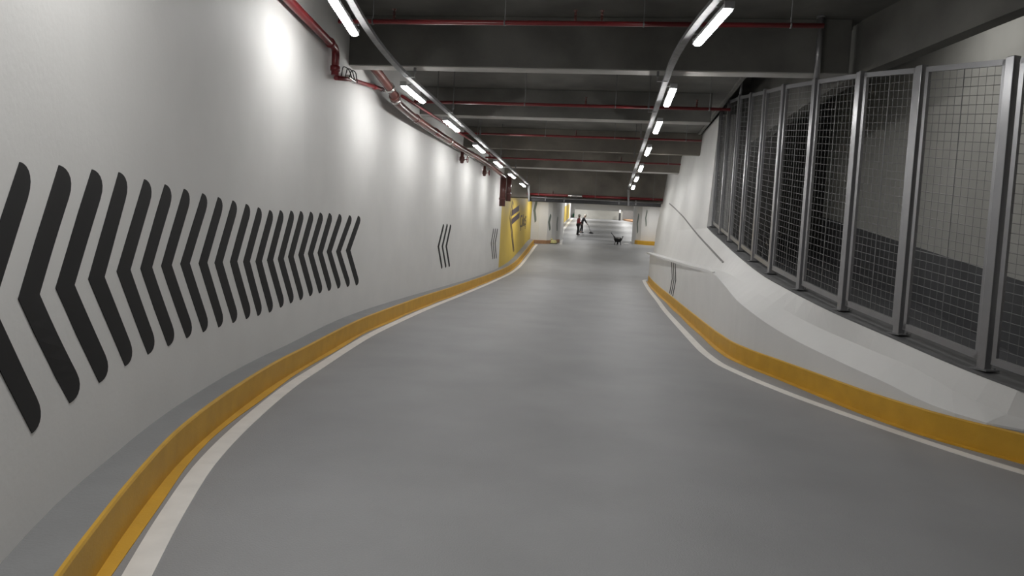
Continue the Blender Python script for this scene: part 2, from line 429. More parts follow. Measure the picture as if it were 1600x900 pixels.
# ------------------------------------------------------------------ mesh fence
fence = thing('mesh_fence', 'tall grey steel fence of welded mesh panels standing on the white parapet', 'fence', (POSTS[9][1], POSTS[9][0], POSTS[9][2]))
FH = 3.16
def fdir(i):
    a = POSTS[max(0,i-1)]; b = POSTS[min(len(POSTS)-1, i+1)]
    return (Vector((b[1],b[0],b[2]))-Vector((a[1],a[0],a[2]))).normalized()
for i, (y, x, z) in enumerate(POSTS):
    d = fdir(i); dh = Vector((d.x, d.y, 0)).normalized(); nrm = Vector((-dh.y, dh.x, 0))
    ax = (dh, nrm, Vector((0,0,1)))
    mb = MB(); mb.box((x, y, z+FH/2+.005), (.095, .09, FH), 0, ax)
    po = mb.build('post', M['steel'], fence, bevel=.006)
    mb = MB(); mb.box((x, y, z+.014), (.2, .17, .014), 0, ax)
    for sx in (-1, 1):
        mb.lathe([(.012,0),(.012,.02),(.006,.024)], (Vector((x,y,z+.02))+dh*.075*sx+nrm*.05), 6)
    mb.build('base_plate', M['galv'], po)
for i in range(len(POSTS)-1):
    a = Vector((POSTS[i][1], POSTS[i][0], POSTS[i][2])); b = Vector((POSTS[i+1][1], POSTS[i+1][0], POSTS[i+1][2]))
    d = (b-a); L = d.length; d.normalize(); Z = Vector((0,0,1))
    dh = Vector((d.x, d.y, 0)).normalized(); nrm = Vector((-dh.y, dh.x, 0)); sl = d.z/math.hypot(d.x, d.y)
    Lh = L*math.hypot(d.x, d.y)
    P = lambda u, h, n=0.0: a + dh*u + Z*(sl*u+h) + nrm*n
    u0_, u1_, h0, h1 = .085, Lh-.055, .10, FH-.02
    mb = MB()
    for (u, h, uu, hh, w, t) in ((u0_+.022,h0,u0_+.022,h1,.045,.04),(u1_-.022,h0,u1_-.022,h1,.045,.04)):
        p, q = P(u,h), P(uu,hh); mb.box((p+q)/2, (w, t, (q-p).length), 0, (dh, nrm, Z))
    for h, w in ((h0+.03,.075),(h1-.025,.06)):
        mb.bar(P(u0_,h), P(u1_,h), .04, w)
    fr = mb.build('mesh_panel', M['steel'], fence, weld=False)
    mb = MB()
    nh = 30
    for k in range(1, nh):
        h = h0+.06+(h1-h0-.11)*k/nh
        mb.tube([P(u0_+.04,h,.006), P(u1_-.04,h,.006)], .0036, 4, cap=False)
    nv = 10
    for k in range(1, nv):
        u = u0_+.045+(u1_-u0_-.09)*k/nv
        mb.tube([P(u,h0+.05,-.001), P(u,h1-.04,-.001)], .0024 if k != nv//2 else .006, 4, cap=False)
    mb.build('wire_mesh', M['wire'], fr, weld=False)
for i, r_ in ((6, .042), (2, .026)):
    y, x, z = POSTS[i]; mb = MB(); zt = CEIL if y < 12 else UPPER
    mb.tube([(x,y,z+FH), (x,y,zt)], r_, 10); mb.lathe([(.07,0),(.07,.02)], (x,y,zt-.02), 12)
    mb.build('support_rod', M['steel'], fence)

# ------------------------------------------------------------------ the ramp beyond the fence
XB = 5.9
def dz_top(y):
    r1, r2 = ray(1290,340), ray(1600,440); ya_, yb_ = XB/r1.x, XB/r2.x
    za_, zb_ = r1.z*ya_+H, r2.z*yb_+H
    return zb_+(za_-zb_)*(y-yb_)/(ya_-yb_)
ywb = frange(2, 36, 1)
mb = MB()
yend = XB/ray(1288,300).x
mb.loft([[Vector((XB,y,dz_top(y)-1.3)), Vector((XB,y,CEIL+3.0)), Vector((XB+.25,y,CEIL+3.0)), Vector((XB+.25,y,dz_top(y)-1.3))] for y in frange(2, yend, .5)])
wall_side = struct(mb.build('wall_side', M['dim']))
mb = MB()
mb.loft([[Vector((XB-.012,y,dz_top(y)-1.2)), Vector((XB-.012,y,dz_top(y))), Vector((XB+.02,y,dz_top(y))), Vector((XB+.02,y,dz_top(y)-1.2))] for y in frange(2.2, yend, .5)])
mb.build('dado', M['dado'], wall_side, label='dark grey painted lower band')
mb = MB()
mb.loft([[Vector((FX(y)+.22 if y < YW0 else 3.2,y,dz_top(y)-1.25)), Vector((FX(y)+.22 if y < YW0 else 3.2,y,dz_top(y)-1.05)), Vector((XB,y,dz_top(y)-1.05)), Vector((XB,y,dz_top(y)-1.25))] for y in frange(6, yend+4, .5)])
struct(mb.build('ramp', M['dado']))
mb = MB(); mb.box((XB-.7, yend+4.2, 5.0), (4.4, .3, 8.0))
struct(mb.build('wall_ramp', M['concrete']))

# ------------------------------------------------------------------ ceiling and beams
ebf = pchip([(-4,11),(2,6.9),(4,5.75),(6,4.92),(7.3,4.5),(8.3,4.2),(9.3,3.96),(10.2,3.74),(10.8,3.58),(13,3.4),(17.6,3.3)])
mb = MB(); mb.box((-1.12, 12.8, CEIL+.15), (7.14, 33.4, .30))
mb.loft([[Vector((2.44,y,CEIL)), Vector((ebf(y)+.02,y,CEIL)), Vector((ebf(y)+.02,y,CEIL+.3)), Vector((2.44,y,CEIL+.3))] for y in frange(-3.6, 11.2, .4)])
mb.box((2.49, 20.6, (CEIL+UPPER)/2), (.08, 18.2, UPPER-CEIL+.1)); mb.box((3.05, 11.25, (CEIL+UPPER)/2), (1.2, .2, UPPER-CEIL+.1))
mb.loft([[Vector((2.45 if y > 11.3 else ebf(y)+.1,y,UPPER)), Vector((6.2 if y > 2 else 12,y,UPPER)), Vector((6.2 if y > 2 else 12,y,UPPER+.2)), Vector((2.45 if y > 11.3 else ebf(y)+.1,y,UPPER+.2))] for y in frange(-3.6, 11.2, .4)+frange(11.4, 29.6, 1)])
ceiling = struct(mb.build('ceiling', M['concrete']))
BEAMS = [(11.40*S1,.27,BEAM1,3.42,'concrete'),(15.58,.30,4.75,2.12,'concrete'),(20.55,.16,4.75,2.58,'concrete_low'),(24.95,.36,4.75,2.70,'concrete_low'),(31.85*SC,.5,sz(4.17),2.60,'concrete_low')]
for y, w, z, xr, m_ in BEAMS:
    mb = MB(); xl = -4.58
    mb.box(((xl+xr)/2, y+w/2, (z+CEIL)/2), (xr-xl, w, CEIL-z))
    o = mb.build('ceiling_beam', M[m_], bevel=.015); struct(o)
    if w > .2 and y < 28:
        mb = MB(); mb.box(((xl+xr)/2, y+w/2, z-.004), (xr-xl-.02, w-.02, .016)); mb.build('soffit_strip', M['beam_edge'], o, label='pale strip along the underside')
# edge beam above the fence
mb = MB()
mb = MB()
mb.loft([[Vector((ebf(y),y,BEAM1)), Vector((ebf(y),y,UPPER+.02)), Vector((ebf(y)+.22,y,UPPER+.02)), Vector((ebf(y)+.22,y,BEAM1))] for y in frange(-3.6, 17.6, .4)])
struct(mb.build('ceiling_beam', M['concrete']))

# ------------------------------------------------------------------ tube lights
ZL = H+2.92*SC
def tray_x_left(y):
    y /= SC; return SC*(-3.76 if y > 11.5 else -3.76+.045*(11.5-y)+.022*(11.5-y)**2)
def lamp_x_right(y): return .883+(.03*(10.3-y)**2 if y < 10.3 else 0)
def lamp_proto():
    L = 1.27
    root = thing('tube_light', '', 'ceiling light', (0,0,0), '')
    mb = MB()
    prof = [(-.055,.035),(-.055,.0),(-.045,-.01),(.045,-.01),(.055,0),(.055,.035),(.03,.055),(-.03,.055)]
    mb.loft([[Vector((x,-L/2+.01,z)) for x,z in prof],[Vector((x,L/2-.01,z)) for x,z in prof]])
    mb.build('housing', M['housing'], root)
    mb = MB()
    pr = [(-.05,-.008),(-.05,-.018),(-.04,-.034),(-.015,-.042),(.015,-.042),(.04,-.034),(.05,-.018),(.05,-.008)]
    mb.loft([[Vector((x*.8,-L/2+.02,z*.8-.003)) for x,z in pr],[Vector((x,-L/2+.05,z)) for x,z in pr],[Vector((x,L/2-.05,z)) for x,z in pr],[Vector((x*.8,L/2-.02,z*.8-.003)) for x,z in pr]], smooth=False)
    mb.build('diffuser', M['lamp'], root)
    for s in (-1, 1):
        mb = MB(); mb.box((0, s*(L/2-.006), .02), (.112, .03, .075)); mb.build('end_cap', M['housing'], root, bevel=.006)
        mb = MB(); mb.bar((0,s*.45,.052),(.085,s*.45,.058),.03,.008); mb.build('bracket', M['galv'], root)
    return root
proto = lamp_proto()
used = [False]
def place_lamp(x, y, ang, mirror, label, group):
    if not used[0]: r = proto; used[0] = True; kids = None
    else:
        r = proto.copy(); C.objects.link(r)
        for ch in list(proto.children):
            c = ch.copy(); C.objects.link(c); c.parent = r
    r.location = (x, y, ZL); r.rotation_euler = (0, 0, ang + (PI if mirror else 0)); r['label'] = label; r['group'] = group
    return r
ORD = ['first','second','third','fourth','fifth','sixth','seventh']
LY = [y*SC for y in (8.62,12.92,16.2,19.78,23.3,26.75,30.3)]
RY = [y*SC for y in (8.86,12.68,15.6,19.15,22.95,26.1,29.3)]
for i, y in enumerate(LY):
    x = tray_x_left(y)-.14; ang = -math.atan((tray_x_left(y+.1)-tray_x_left(y-.1))/.2)
    extra = {0:'large glowing tube light cut by the top edge, over the striped wall', 6:'tiny glowing tube light at the far end of the row along the striped wall'}.get(i)
    place_lamp(x, y, ang, False, extra or f'glowing tube light along the striped wall, {ORD[i]} of its row counted from the camera', 'tube lights above the striped wall')
for i, y in enumerate(RY):
    extra = {0:'largest glowing tube light, first of the row on the fence side of the road', 6:'smallest glowing tube light at the far end of the row nearer the fence'}.get(i)
    x = lamp_x_right(y)
    place_lamp(x, y, -math.atan((lamp_x_right(y+.1)-lamp_x_right(y-.1))/.2), True, extra or f'glowing tube light in the row nearer the fence, {ORD[i]} counted from the camera', 'tube lights over the road by the fence')
# cable trays that carry them
def tray(name, xf, y0, y1, hang, label, side):
    t = thing(name, label, 'cable tray', (xf(y1), y1, ZL+.1))
    mb = MB(); ys = frange(y0, y1, .5)
    s = [[Vector((xf(y)-.045,y,ZL+.12)), Vector((xf(y)-.045,y,ZL+.07)), Vector((xf(y)+.045,y,ZL+.07)), Vector((xf(y)+.045,y,ZL+.12)), Vector((xf(y)+.039,y,ZL+.12)), Vector((xf(y)+.039,y,ZL+.076)), Vector((xf(y)-.039,y,ZL+.076)), Vector((xf(y)-.039,y,ZL+.12))] for y in ys]
    mb.loft(s); mb.build('channel', M['galv'], t)
    mb = MB()
    for k in range(3):
        mb.tube([(xf(y)-.022+.022*k+.004*math.sin(y*3+k), y, ZL+.088+.004*math.sin(y*2+2*k)) for y in ys], .008, 6)
    mb.build('cable_run', M['dark'], t)
    for y in hang:
        mb = MB(); x = xf(y)
        mb.tube([(x+side*.06,y,ZL+.068),(x+side*.13,y,ZL+.068),(x+side*.13,y,ZL+.13),(x+side*.13,y,CEIL)], .007, 6)
        mb.box((x+side*.13,y,ZL+.19), (.035,.04,.11)); mb.box((x+side*.06,y,ZL+.066), (.16,.03,.006))
        mb.build('hanger', M['galv'], t)
    mb = MB()
    mb.bar((xf(y1),y1-.02,ZL+.1), (xf(y1)+.04,y1+.1,sz(3.95)), .08, .05, 0, Vector((0,1,0)))
    mb.build('drop_channel', M['galv'], t)
    return t
tray('cable_tray', tray_x_left, 5.0, 31.25*SC, [y*SC for y in (7.2,11.95,15.0,18.3,22.0,25.6,29.2)], 'long grey steel cable tray above the lights along the striped wall', 1)
tray('cable_tray', lambda y: lamp_x_right(y)-.13, 5.0, 31.25*SC, [y*SC for y in (7.6,11.9,14.4,17.6,21.4,24.6,28.0)], 'long grey steel cable tray above the lights on the fence side', -1)

# ------------------------------------------------------------------ pipes
def pipe_thing(name, label, segs, m, r, rings=(), extra=None):
    """segs: list of polylines; rings: (point, direction, radius, width)"""
    o = thing(name, label, 'pipe', tuple(segs[0][0]))
    for k, (pts, rr) in enumerate(segs_r(segs, r)):
        mb = MB(); mb.tube(pts, rr, 14); mb.build('run', M[m], o)
    for p, d, rr, w, mm in rings:
        mb = MB(); p, d = Vector(p), Vector(d).normalized()
        mb.tube([p-d*w/2, p-d*w/2*.9, p+d*w/2*.9, p+d*w/2], [rr*.93, rr, rr, rr*.93], 14); mb.build('coupling', M[mm], o)
    return o
def segs_r(segs, r): return [(s, r) for s in segs]
def bend(pts, rad=.15, n=5):                # round the corners of a polyline
    pts = [Vector(p) for p in pts]; out = [pts[0]]
    for a, b, c in zip(pts[:-2], pts[1:-1], pts[2:]):
        ra = min(rad, (a-b).length*.45, (c-b).length*.45); p, q = b+(a-b).normalized()*ra, b+(c-b).normalized()*ra
        for i in range(n+1):
            t = i/n; out.append(p*(1-t)**2+b*2*t*(1-t)+q*t*t)
    out.append(pts[-1]); return out
def wp_(px, py, off=.13):                   # point off metres clear of the left wall, seen at a pixel
    Y, z = solve_curve(lambda y: WL(y)+off, px, py, 2, 40); return Vector((WL(Y)+off, Y, z))
# upper red main on the left wall, dropping at the first beam
dp = wp_(525, 76, .10); db_ = wp_(525, 119, .10); db_ = Vector((dp.x, dp.y, db_.z))
nr = wp_(452, 1, .10); ex = nr+(nr-dp)*.2; ex.z = nr.z
pipe_thing('fire_main', 'dark red pipe high on the left wall dropping at the first beam', [bend([ex, nr, dp, db_], .14)], 'red', .058,
   [(db_+Vector((0,0,.10)), (0,0,1), .074, .07, 'red'), (dp+(nr-dp)*.15, (dp-nr), .072, .07, 'red')])
p1 = [db_+Vector((0,.04,-.03)), wp_(548,124,.10), wp_(570,131,.11), wp_(590,137,.11), wp_(608,143,.11)]
pipe_thing('branch_pipe', 'bright red branch pipe with silver clamps under the first beam', [bend(p1, .1)], 'red', .034,
   [(wp_(548,124,.10), (0,1,0), .042, .30, 'chrome'), (wp_(585,136,.11), (0,1,0), .046, .09, 'red'), (wp_(597,140,.11), (0,1,0), .044, .06, 'chrome')])
mb = MB(); b0 = db_+Vector((.06,.10,.02))
for k in range(3): mb.tube(bend([b0+Vector((.02*k,.1*k,0)), b0+Vector((.03*k,.05+.1*k,.16)), b0+Vector((.06+.02*k,.12+.1*k,.14)), b0+Vector((.1,.2+.1*k,.0))], .06), .008, 6)
tag(mb.build('cable_bundle', M['dark']), 'loose black cables looped beside the red pipe elbow', 'cable')
# thick brown pipe that leaves the beam, turns and runs along the wall
q = [at(575,96,11.3), at(590,112,11.55), wp_(613,143,.36), wp_(620,161,.34), wp_(640,178,.30), wp_(676,203,.26), wp_(720,231,.24), wp_(757,252,.28), wp_(778,268,.40), wp_(788,276,.50)]
mp = pipe_thing('drain_pipe', 'thick glossy brown pipe elbowing down and running along the left wall top', [bend(q, .22, 7)], 'maroon', .078,
   [(q[2]+(q[1]-q[2])*.2, q[2]-q[1], .10, .06, 'chrome'), (q[2].lerp(q[3],.4), q[3]-q[2], .098, .05, 'maroon'), (q[2].lerp(q[3],.7), q[3]-q[2], .10, .05, 'chrome'),
    (wp_(650,185,.29), (0,1,-.02), .092, .08, 'maroon'), (wp_(683,207.5,.26), (0,1,0), .088, .5, 'red'), (wp_(703,220.5,.25), (0,1,0), .09, .12, 'chrome'), (wp_(738,241.5,.24), (0,1,0), .088, .5, 'chrome'), (wp_(768,258.5,.24), (0,1,0), .088, .5, 'chrome')])
q2 = [wp_(618,166,.12), wp_(650,192,.09), wp_(690,218,.09), wp_(730,243,.09), wp_(775,268,.09)]
pipe_thing('conduit', 'thin pale conduit slung below the thick brown pipe', [bend(q2, .1)], 'chrome', .02)
# upper red line, parallel, above the brown one
q3 = [wp_(628,150,.40), wp_(660,170,.40), wp_(700,196,.40), wp_(745,225,.45), wp_(788,259,.60)]
pipe_thing('wall_pipe', 'slim red pipe between the brown pipe and the light row', [bend(q3, .1)], 'red', .03)
# valve sets hanging on the wall
def valve(px, py, lab):
    c = wp_(px, py, .12); t = thing('valve', lab, 'valve', tuple(c-Vector((0,0,.2))))
    mb = MB(); mb.lathe([(.03,-.14),(.055,-.12),(.055,-.08),(.08,-.06),(.08,.05),(.05,.07),(.05,.2),(.045,.22)], c, 14); mb.build('valve_body', M['maroon'], t)
    mb = MB(); n = 14; ringp = [c+Vector((.17, .09*math.cos(2*PI*k/n), -.02+.09*math.sin(2*PI*k/n))) for k in range(n+1)]
    mb.tube(ringp, .012, 6, cap=False); mb.tube([c+Vector((.06,0,-.02)), c+Vector((.18,0,-.02))], .012, 6); mb.bar(ringp[0], ringp[7], .014, .014); mb.build('hand_wheel', M['red'], t)
    return t
valve(722, 248, 'dark red valve hanging below the brown pipe partway along the wall')
valve(757, 269, 'small dark valve under the brown pipe, the farther one along the wall')
# vertical pipes at the far end of the wall
for k, (px, rr, lab) in enumerate(((787, .12, 'thick maroon upright pipe beside the yellow sign top'), (796, .10, 'maroon upright pipe partly over the yellow sign edge'))):
    a = wp_(px, 274, .40+.2*k); b = wp_(px-3, 322 if k == 0 else 314, .40+.2*k); b.x = a.x; b.y = a.y; mb = MB()
    t = thing('riser_pipe', lab, 'pipe', tuple(b)); mb.tube([a, b], rr, 12); mb.build('run', M['maroon'], t)
    mb = MB(); mb.tube([b+Vector((0,0,.25)), b+Vector((0,0,.33))], rr+.02, 12); mb.build('coupling', M['maroon'], t)
# sprinkler lines across the ceiling, one in front of each beam
def sprinkler(y, z, x0, x1, r, heads, lab, m='red', rn=()):
    t = thing('sprinkler_line', lab, 'pipe', (x0, y, z), 'red sprinkler lines across the ceiling')
    mb = MB(); mb.tube([(x0,y,z),(x1,y,z)], r, 10); mb.build('run', M[m], t)
    for x in heads:
        mb = MB(); mb.tube([(x,y,z),(x,y,z+.10)], r*.6, 8); mb.lathe([(.012,.10),(.02,.11),(.02,.13),(.008,.15),(.03,.165),(.03,.17)], (x,y,z), 10)
        mb.build('sprinkler_head', M['maroon'], t)
    for x in frange(x0+.5, x1-.4, 2.2):
        mb = MB(); mb.tube([(x,y,z+r),(x,y,CEIL)], .006, 5); mb.tube([(x-.01,y,z),(x+.01,y,z)], r+.008, 10); mb.build('pipe_hanger', M['galv'], t)
    return t
sprinkler(10.05*SC, sz(H+3.34), -3.9, 2.55, .032, [-3.1,-.6,-.25], 'thin red sprinkler line nearest the camera, ahead of the first beam')
sprinkler(15.3*SC, sz(H+3.28), -4.2, 2.25, .032, [-.6,1.6], 'thin red sprinkler line just before the second beam')
sprinkler(20.2*SC, sz(H+3.42), -4.2, 2.3, .030, [-1.0], 'thin red sprinkler line before the third beam')
sprinkler(24.6*SC, sz(H+3.31), -4.2, 2.2, .030, [.3], 'thin red sprinkler line before the fourth beam')
hp = sprinkler(31.6*SC, sz(H+2.62), -3.5, 2.2, .055, [-2.4], 'thick red pipe along the bottom of the farthest low beam')
mb = MB(); mb.tube([(-1.75,31.6*SC,sz(H+2.62)),(-1.15,31.6*SC,sz(H+2.62))], .063, 12); mb.build('pipe_sleeve', M['chrome'], hp)
zt_ = sz(H+2.36); yt_ = 31.6*SC
t = thing('service_tray', 'dark horizontal service tray slung under the farthest low beam', 'cable tray', (-3.3, yt_, zt_))
mb = MB(); mb.box((-.62, yt_+.05, zt_), (5.5, .22, .13)); mb.build('channel', M['darkmetal'], t, bevel=.01)
mb = MB(); mb.tube([(-3.3,yt_-.1,zt_+.10),(2.1,yt_-.1,zt_+.07)], .02, 8); mb.build('conduit', M['galv'], t)
for x in (-2.7, -1.9, .4, 1.1):
    mb = MB(); mb.box((x,yt_+.05,zt_+.06), (.05,.30,.2)); mb.build('bracket', M['galv'], t)

# ------------------------------------------------------------------ beyond the low beam: piers, far walls
def cz(y): return 1.82+.079*y
mb = MB()
mb.loft([[Vector((-5.6,y,cz(y))), Vector((6.0,y,cz(y))), Vector((6.0,y,cz(y)+.3)), Vector((-5.6,y,cz(y)+.3))] for y in frange(31.85*SC+.46, 92, 2)])
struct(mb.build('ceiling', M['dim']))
# left pier, rounded
pts = [(-4.6,40.35),(-4.1,40.38),(-3.6,40.5),(-3.35,40.75),(-3.12,41.15),(-3.0,41.8),(-2.96,42.6),(-2.96,45.5),(-3.1,46.3),(-3.4,46.9),(-4.7,47.1)]
def extr(mb, pts, z0, z1, mi=0):
    n = len(pts)
    vs = [Vector((x,y,z0 if not callable(z0) else z0(y))) for x,y in pts]+[Vector((x,y,z1 if not callable(z1) else z1(y))) for x,y in pts]
    mb.add(vs, [(i,(i+1)%n,n+(i+1)%n,n+i) for i in range(n)]+[tuple(range(n-1,-1,-1)), tuple(range(n,2*n))], mi)
mb = MB(); extr(mb, pts, lambda y: zr(y)-.1, lambda y: cz(y)+.1)
pierL = struct(mb.build('pier', M['white']))
mb = MB(); extr(mb, [(x+(.10 if x > -3.13 else 0), y-(.16 if y < 41 else 0)) for x, y in pts[:6]]+[(-3.1,41.8),(-4.5,41)], lambda y: zr(y)-.1, lambda y: zr(y)+.2)
mb.build('kerb_face', M['brown'], pierL, label='dull orange kerb at the pier foot')
def on_pier(mb, pts, px, y0, y1, wpx, fnY):
    pass
def pier_mark(parent, path, a0, a1, zc, hgt, m):   # chevron painted on a pier face between two plan points
    (xa,ya_),(xb,yb_) = path
    P_ = lambda t: Vector((xa+(xb-xa)*t, ya_+(yb_-ya_)*t, 0))
    nrm = Vector((yb_-ya_, -(xb-xa), 0)).normalized()
    quads = []
    for s in [i/10-1 for i in range(21)]:
        g = math.sqrt(max(.02, 1-abs(s)**6)); off = abs(s)*(a1-a0)*.9
        za = zc+hgt/2*s
        p0, p1 = P_(a0+off)+Vector((0,0,za)), P_(a0+off+(a1-a0)*g)+Vector((0,0,za))
        quads.append([p0+nrm*.006, p1+nrm*.006, p1-nrm*.01, p0-nrm*.01])
    mb = MB(); mb.loft(quads); mb.build('painted_chevron', M[m], parent)
pier_mark(pierL, ((-4.6,40.35),(-4.1,40.38)), .22, .50, zr(41)+1.9, 1.45, 'grey_mark')
pier_mark(pierL, ((-3.6,40.5),(-3.35,40.75)), .1, .5, zr(41)+1.25, 1.0, 'grey_mark')
pier_mark(pierL, ((-3.12,41.15),(-3.0,41.8)), .1, .35, zr(41)+1.2, .9, 'grey_mark')
# right pier
ptsR = [(1.75,49),(1.66,46.6),(1.70,45.6),(1.85,44.9),(2.15,44.5),(2.6,44.35),(4.2,44.3),(4.2,49)]
mb = MB(); extr(mb, ptsR, lambda y: zr(y)-.1, lambda y: cz(y)+.1)
pierR = struct(mb.build('pier', M['white']))
mb = MB(); extr(mb, [(1.95,45.2),(1.78,44.4),(1.95,44.0),(2.4,43.75),(4.2,43.6),(4.2,44.6),(2.6,44.7)], lambda y: zr(y)-.1, lambda y: zr(y)+.24)
mb.build('kerb_face', M['yellow'], pierR, label='yellow kerb at the pier foot')
mb = MB(); ribbon(mb, [Vector((1.72,44.3)),Vector((1.9,43.85)),Vector((2.4,43.55)),Vector((4.0,43.4))], [Vector((1.62,44.2)),Vector((1.85,43.7)),Vector((2.4,43.4)),Vector((4.0,43.25))], .006)
mb.build('painted_line', M['line'], pierR)
pier_mark(pierR, ((1.85,44.9),(2.15,44.5)), .05, .28, zr(44.5)+1.35, 1.3, 'grey_mark')
pier_mark(pierR, ((2.15,44.5),(2.6,44.35)), .45, .62, zr(44.5)+1.7, 1.1, 'grey_mark')
# far side walls and end wall
mb = MB()
mb.loft([[Vector((-4.5,y,zr(y)-.1)), Vector((-4.5,y,cz(y))), Vector((-4.7,y,cz(y))), Vector((-4.7,y,zr(y)-.1))] for y in frange(47, 84, 2)])
wfl = struct(mb.build('wall_far_left', M['white']))
mb = MB()
mb.loft([[Vector((-4.49,y,zr(y)+.1)), Vector((-4.49,y,zr(y)+1.75)), Vector((-4.51,y,zr(y)+1.75)), Vector((-4.51,y,zr(y)+.1))] for y in frange(65.5, 78, 2)])
mb.build('yellow_band', M['panel'], wfl, label='yellow painted band')
mb = MB()
mb.loft([[Vector((2.9,y,zr(y)-.1)), Vector((2.9,y,cz(y))), Vector((3.1,y,cz(y))), Vector((3.1,y,zr(y)-.1))] for y in frange(49, 81.5, 2)])
wfr = struct(mb.build('wall_far_right', M['blind']))
mb = MB(); mb.box((-.6, 83.2, zr(81)+1.6), (9.0, .3, 4.6)); wb = struct(mb.build('wall_far', M['white']))
mb = MB(); mb.box((-1.2, 81.6, zr(81)+.46), (5.7, 1.2, 1.1)); mb.build('low_wall', M['dim'], wb, bevel=.03, label='low grey wall in front')
mb = MB(); mb.box((2.5, 81.4, zr(81)+.55), (1.75, .8, 1.25)); mb.build('low_wall', M['blind'], wb, bevel=.03, label='darker grey low wall')
mb = MB(); extr(mb, [(1.75,80.6),(2.2,78.5),(2.9,77),(2.9,80.9),(1.75,80.9)], lambda y: zr(y)-.1, lambda y: zr(y)+.16); struct(mb.build('kerb', M['brown']))
def post(name, px, y0p, y1p, Y, w, m1, m2, split, lab):
    b = at(px, y1p, Y); b.z = zr(Y); tp_ = at(px, y0p, Y); hh = tp_.z-b.z
    t = thing(name, lab, 'post', tuple(b))
    mb = MB(); mb.box((b.x,b.y,b.z+hh*split/2), (w,w,hh*split)); mb.build('lower_sleeve', M[m1], t, bevel=.01)
    mb = MB(); mb.box((b.x,b.y,b.z+hh*(1+split)/2), (w*.8,w*.8,hh*(1-split))); mb.build('shaft', M[m2], t, bevel=.01)
post('bollard_post', 877.5, 317, 352, 65.2, .28, 'sack', 'dark', .62, 'slim far post, dark above and dull yellow below, behind the left pier')
post('corner_post', 968, 328, 343, 79.8, .22, 'dark', 'white', .72, 'small black post with pale top at the end of the far low wall')
mb = MB(); c = at(896.5, 337, 82.9); mb.box((c.x,82.99,c.z), (.22,.05,.5)); tag(mb.build('exit_sign', M['green'], bevel=.01), 'small green sign on the far white wall beside the workers', 'sign')

# ------------------------------------------------------------------ wheelbarrow, shovel, small things
wp = to_floor(965, 382.3)
def slope(y): return (zr(y+.3)-zr(y-.3))/.6
wb_ = thing('wheelbarrow', 'black wheelbarrow seen from behind standing alone on the grey ramp', 'wheelbarrow', tuple(wp))
WS = .76
P = lambda x, y, z: wp+Vector((x*WS, y*WS, (z+slope(wp.y)*y)*WS))
mb = MB()
rim = [(-.33,-.30,.50),(.33,-.30,.50),(.28,.55,.56),(-.28,.55,.56)]; bot = [(-.22,-.08,.25),(.22,-.08,.25),(.16,.30,.25),(-.16,.30,.25)]
vo = [P(*p) for p in rim]+[P(*p) for p in bot]; vi = [P(p[0]*.95,p[1]*.95+.01,p[2]) for p in rim]+[P(p[0]*.93,p[1]*.93+.01,p[2]+.02) for p in bot]
mb.add(vo+vi, [(4,5,6,7),(0,1,5,4),(1,2,6,5),(2,3,7,6),(3,0,4,7),(15,14,13,12),(12,13,9,8),(13,14,10,9),(14,15,11,10),(15,12,8,11),(0,8,9,1),(1,9,10,2),(2,10,11,3),(3,11,8,0)])
mb.build('tray', M['dark'], wb_)
for s in (-1, 1):
    mb = MB(); mb.tube(bend([P(s*.08,.68,.2),P(s*.20,.2,.24),P(s*.31,-.35,.45),P(s*.36,-.85,.74)],.1), .02, 8); h_ = mb.build('handle', M['dark'], wb_)
    mb = MB(); mb.tube([P(s*.345,-.72,.66),P(s*.362,-.88,.755)], .028, 8); mb.build('grip', M['dark'], h_)
    mb = MB(); mb.tube(bend([P(s*.22,.05,.25),P(s*.25,-.25,.0+.02),P(s*.25,-.12,.01),P(s*.2,.25,.24)],.05), .02, 8); mb.build('leg', M['dark'], wb_)
mb = MB(); ax = (Vector((0,1,0)), Vector((0,0,1)), Vector((1,0,0)))
mb.lathe([(.05,-.04),(.14,-.045),(.19,-.03),(.2,0),(.19,.03),(.14,.045),(.05,.04)], P(0,.62,.2), 20, 0, ax); mb.tube([P(-.1,.62,.2),P(.1,.62,.2)], .014, 8); mb.build('wheel', M['dark'], wb_)
sh = thing('shovel', 'long-handled shovel lying in the wheelbarrow with its handle sticking up left', 'shovel', tuple(P(0,.1,.33)))
mb = MB(); mb.tube([P(-.02,.2,.37),P(-.30,-.25,.66),P(-.58,-.70,.98)], .028, 8); mb.build('shaft', M['galv'], sh)
mb = MB(); mb.loft([[P(.0,.18,.36),P(.1,.26,.33),P(.1,.26,.34),P(.0,.18,.37)],[P(.16,.10,.34),P(.22,.2,.34),P(.22,.2,.35),P(.16,.10,.35)]]); mb.build('blade', M['galv'], sh)
mb = MB(); mb.lathe([(.06,0),(.075,.16),(.08,.17),(.07,.168),(.055,.02)], P(.06,-.05,.33), 14); mb.build('x', M['line'])
bk = bpy.data.objects['x']; bk.name = 'plastic_bucket'; tag(bk, 'small pale bucket sitting in the black wheelbarrow', 'bucket')
sp = to_floor(864, 380.5); SS = .60
mb = MB(); n = 12; secs = []
for i in range(9):
    t = i/8; z = .02+.34*math.sin(t*PI/2); rr = (.33*(1-.55*t**2.2))*(1 if i else .92)
    secs.append([sp+SS*Vector((rr*(1+.13*math.sin(3*a+t*2))*math.cos(a)*1.15, rr*(1+.1*math.cos(2*a+t))*math.sin(a)*.8, z+slope(sp.y)*rr*math.sin(a)*.8)) for a in [2*PI*k/n for k in range(n)]])
mb.loft(secs, smooth=True)
sk = thing('sack', 'pale yellow slumped sack with dark base by the left pier', 'sack', tuple(sp)); mb.build('body', M['sack'], sk)
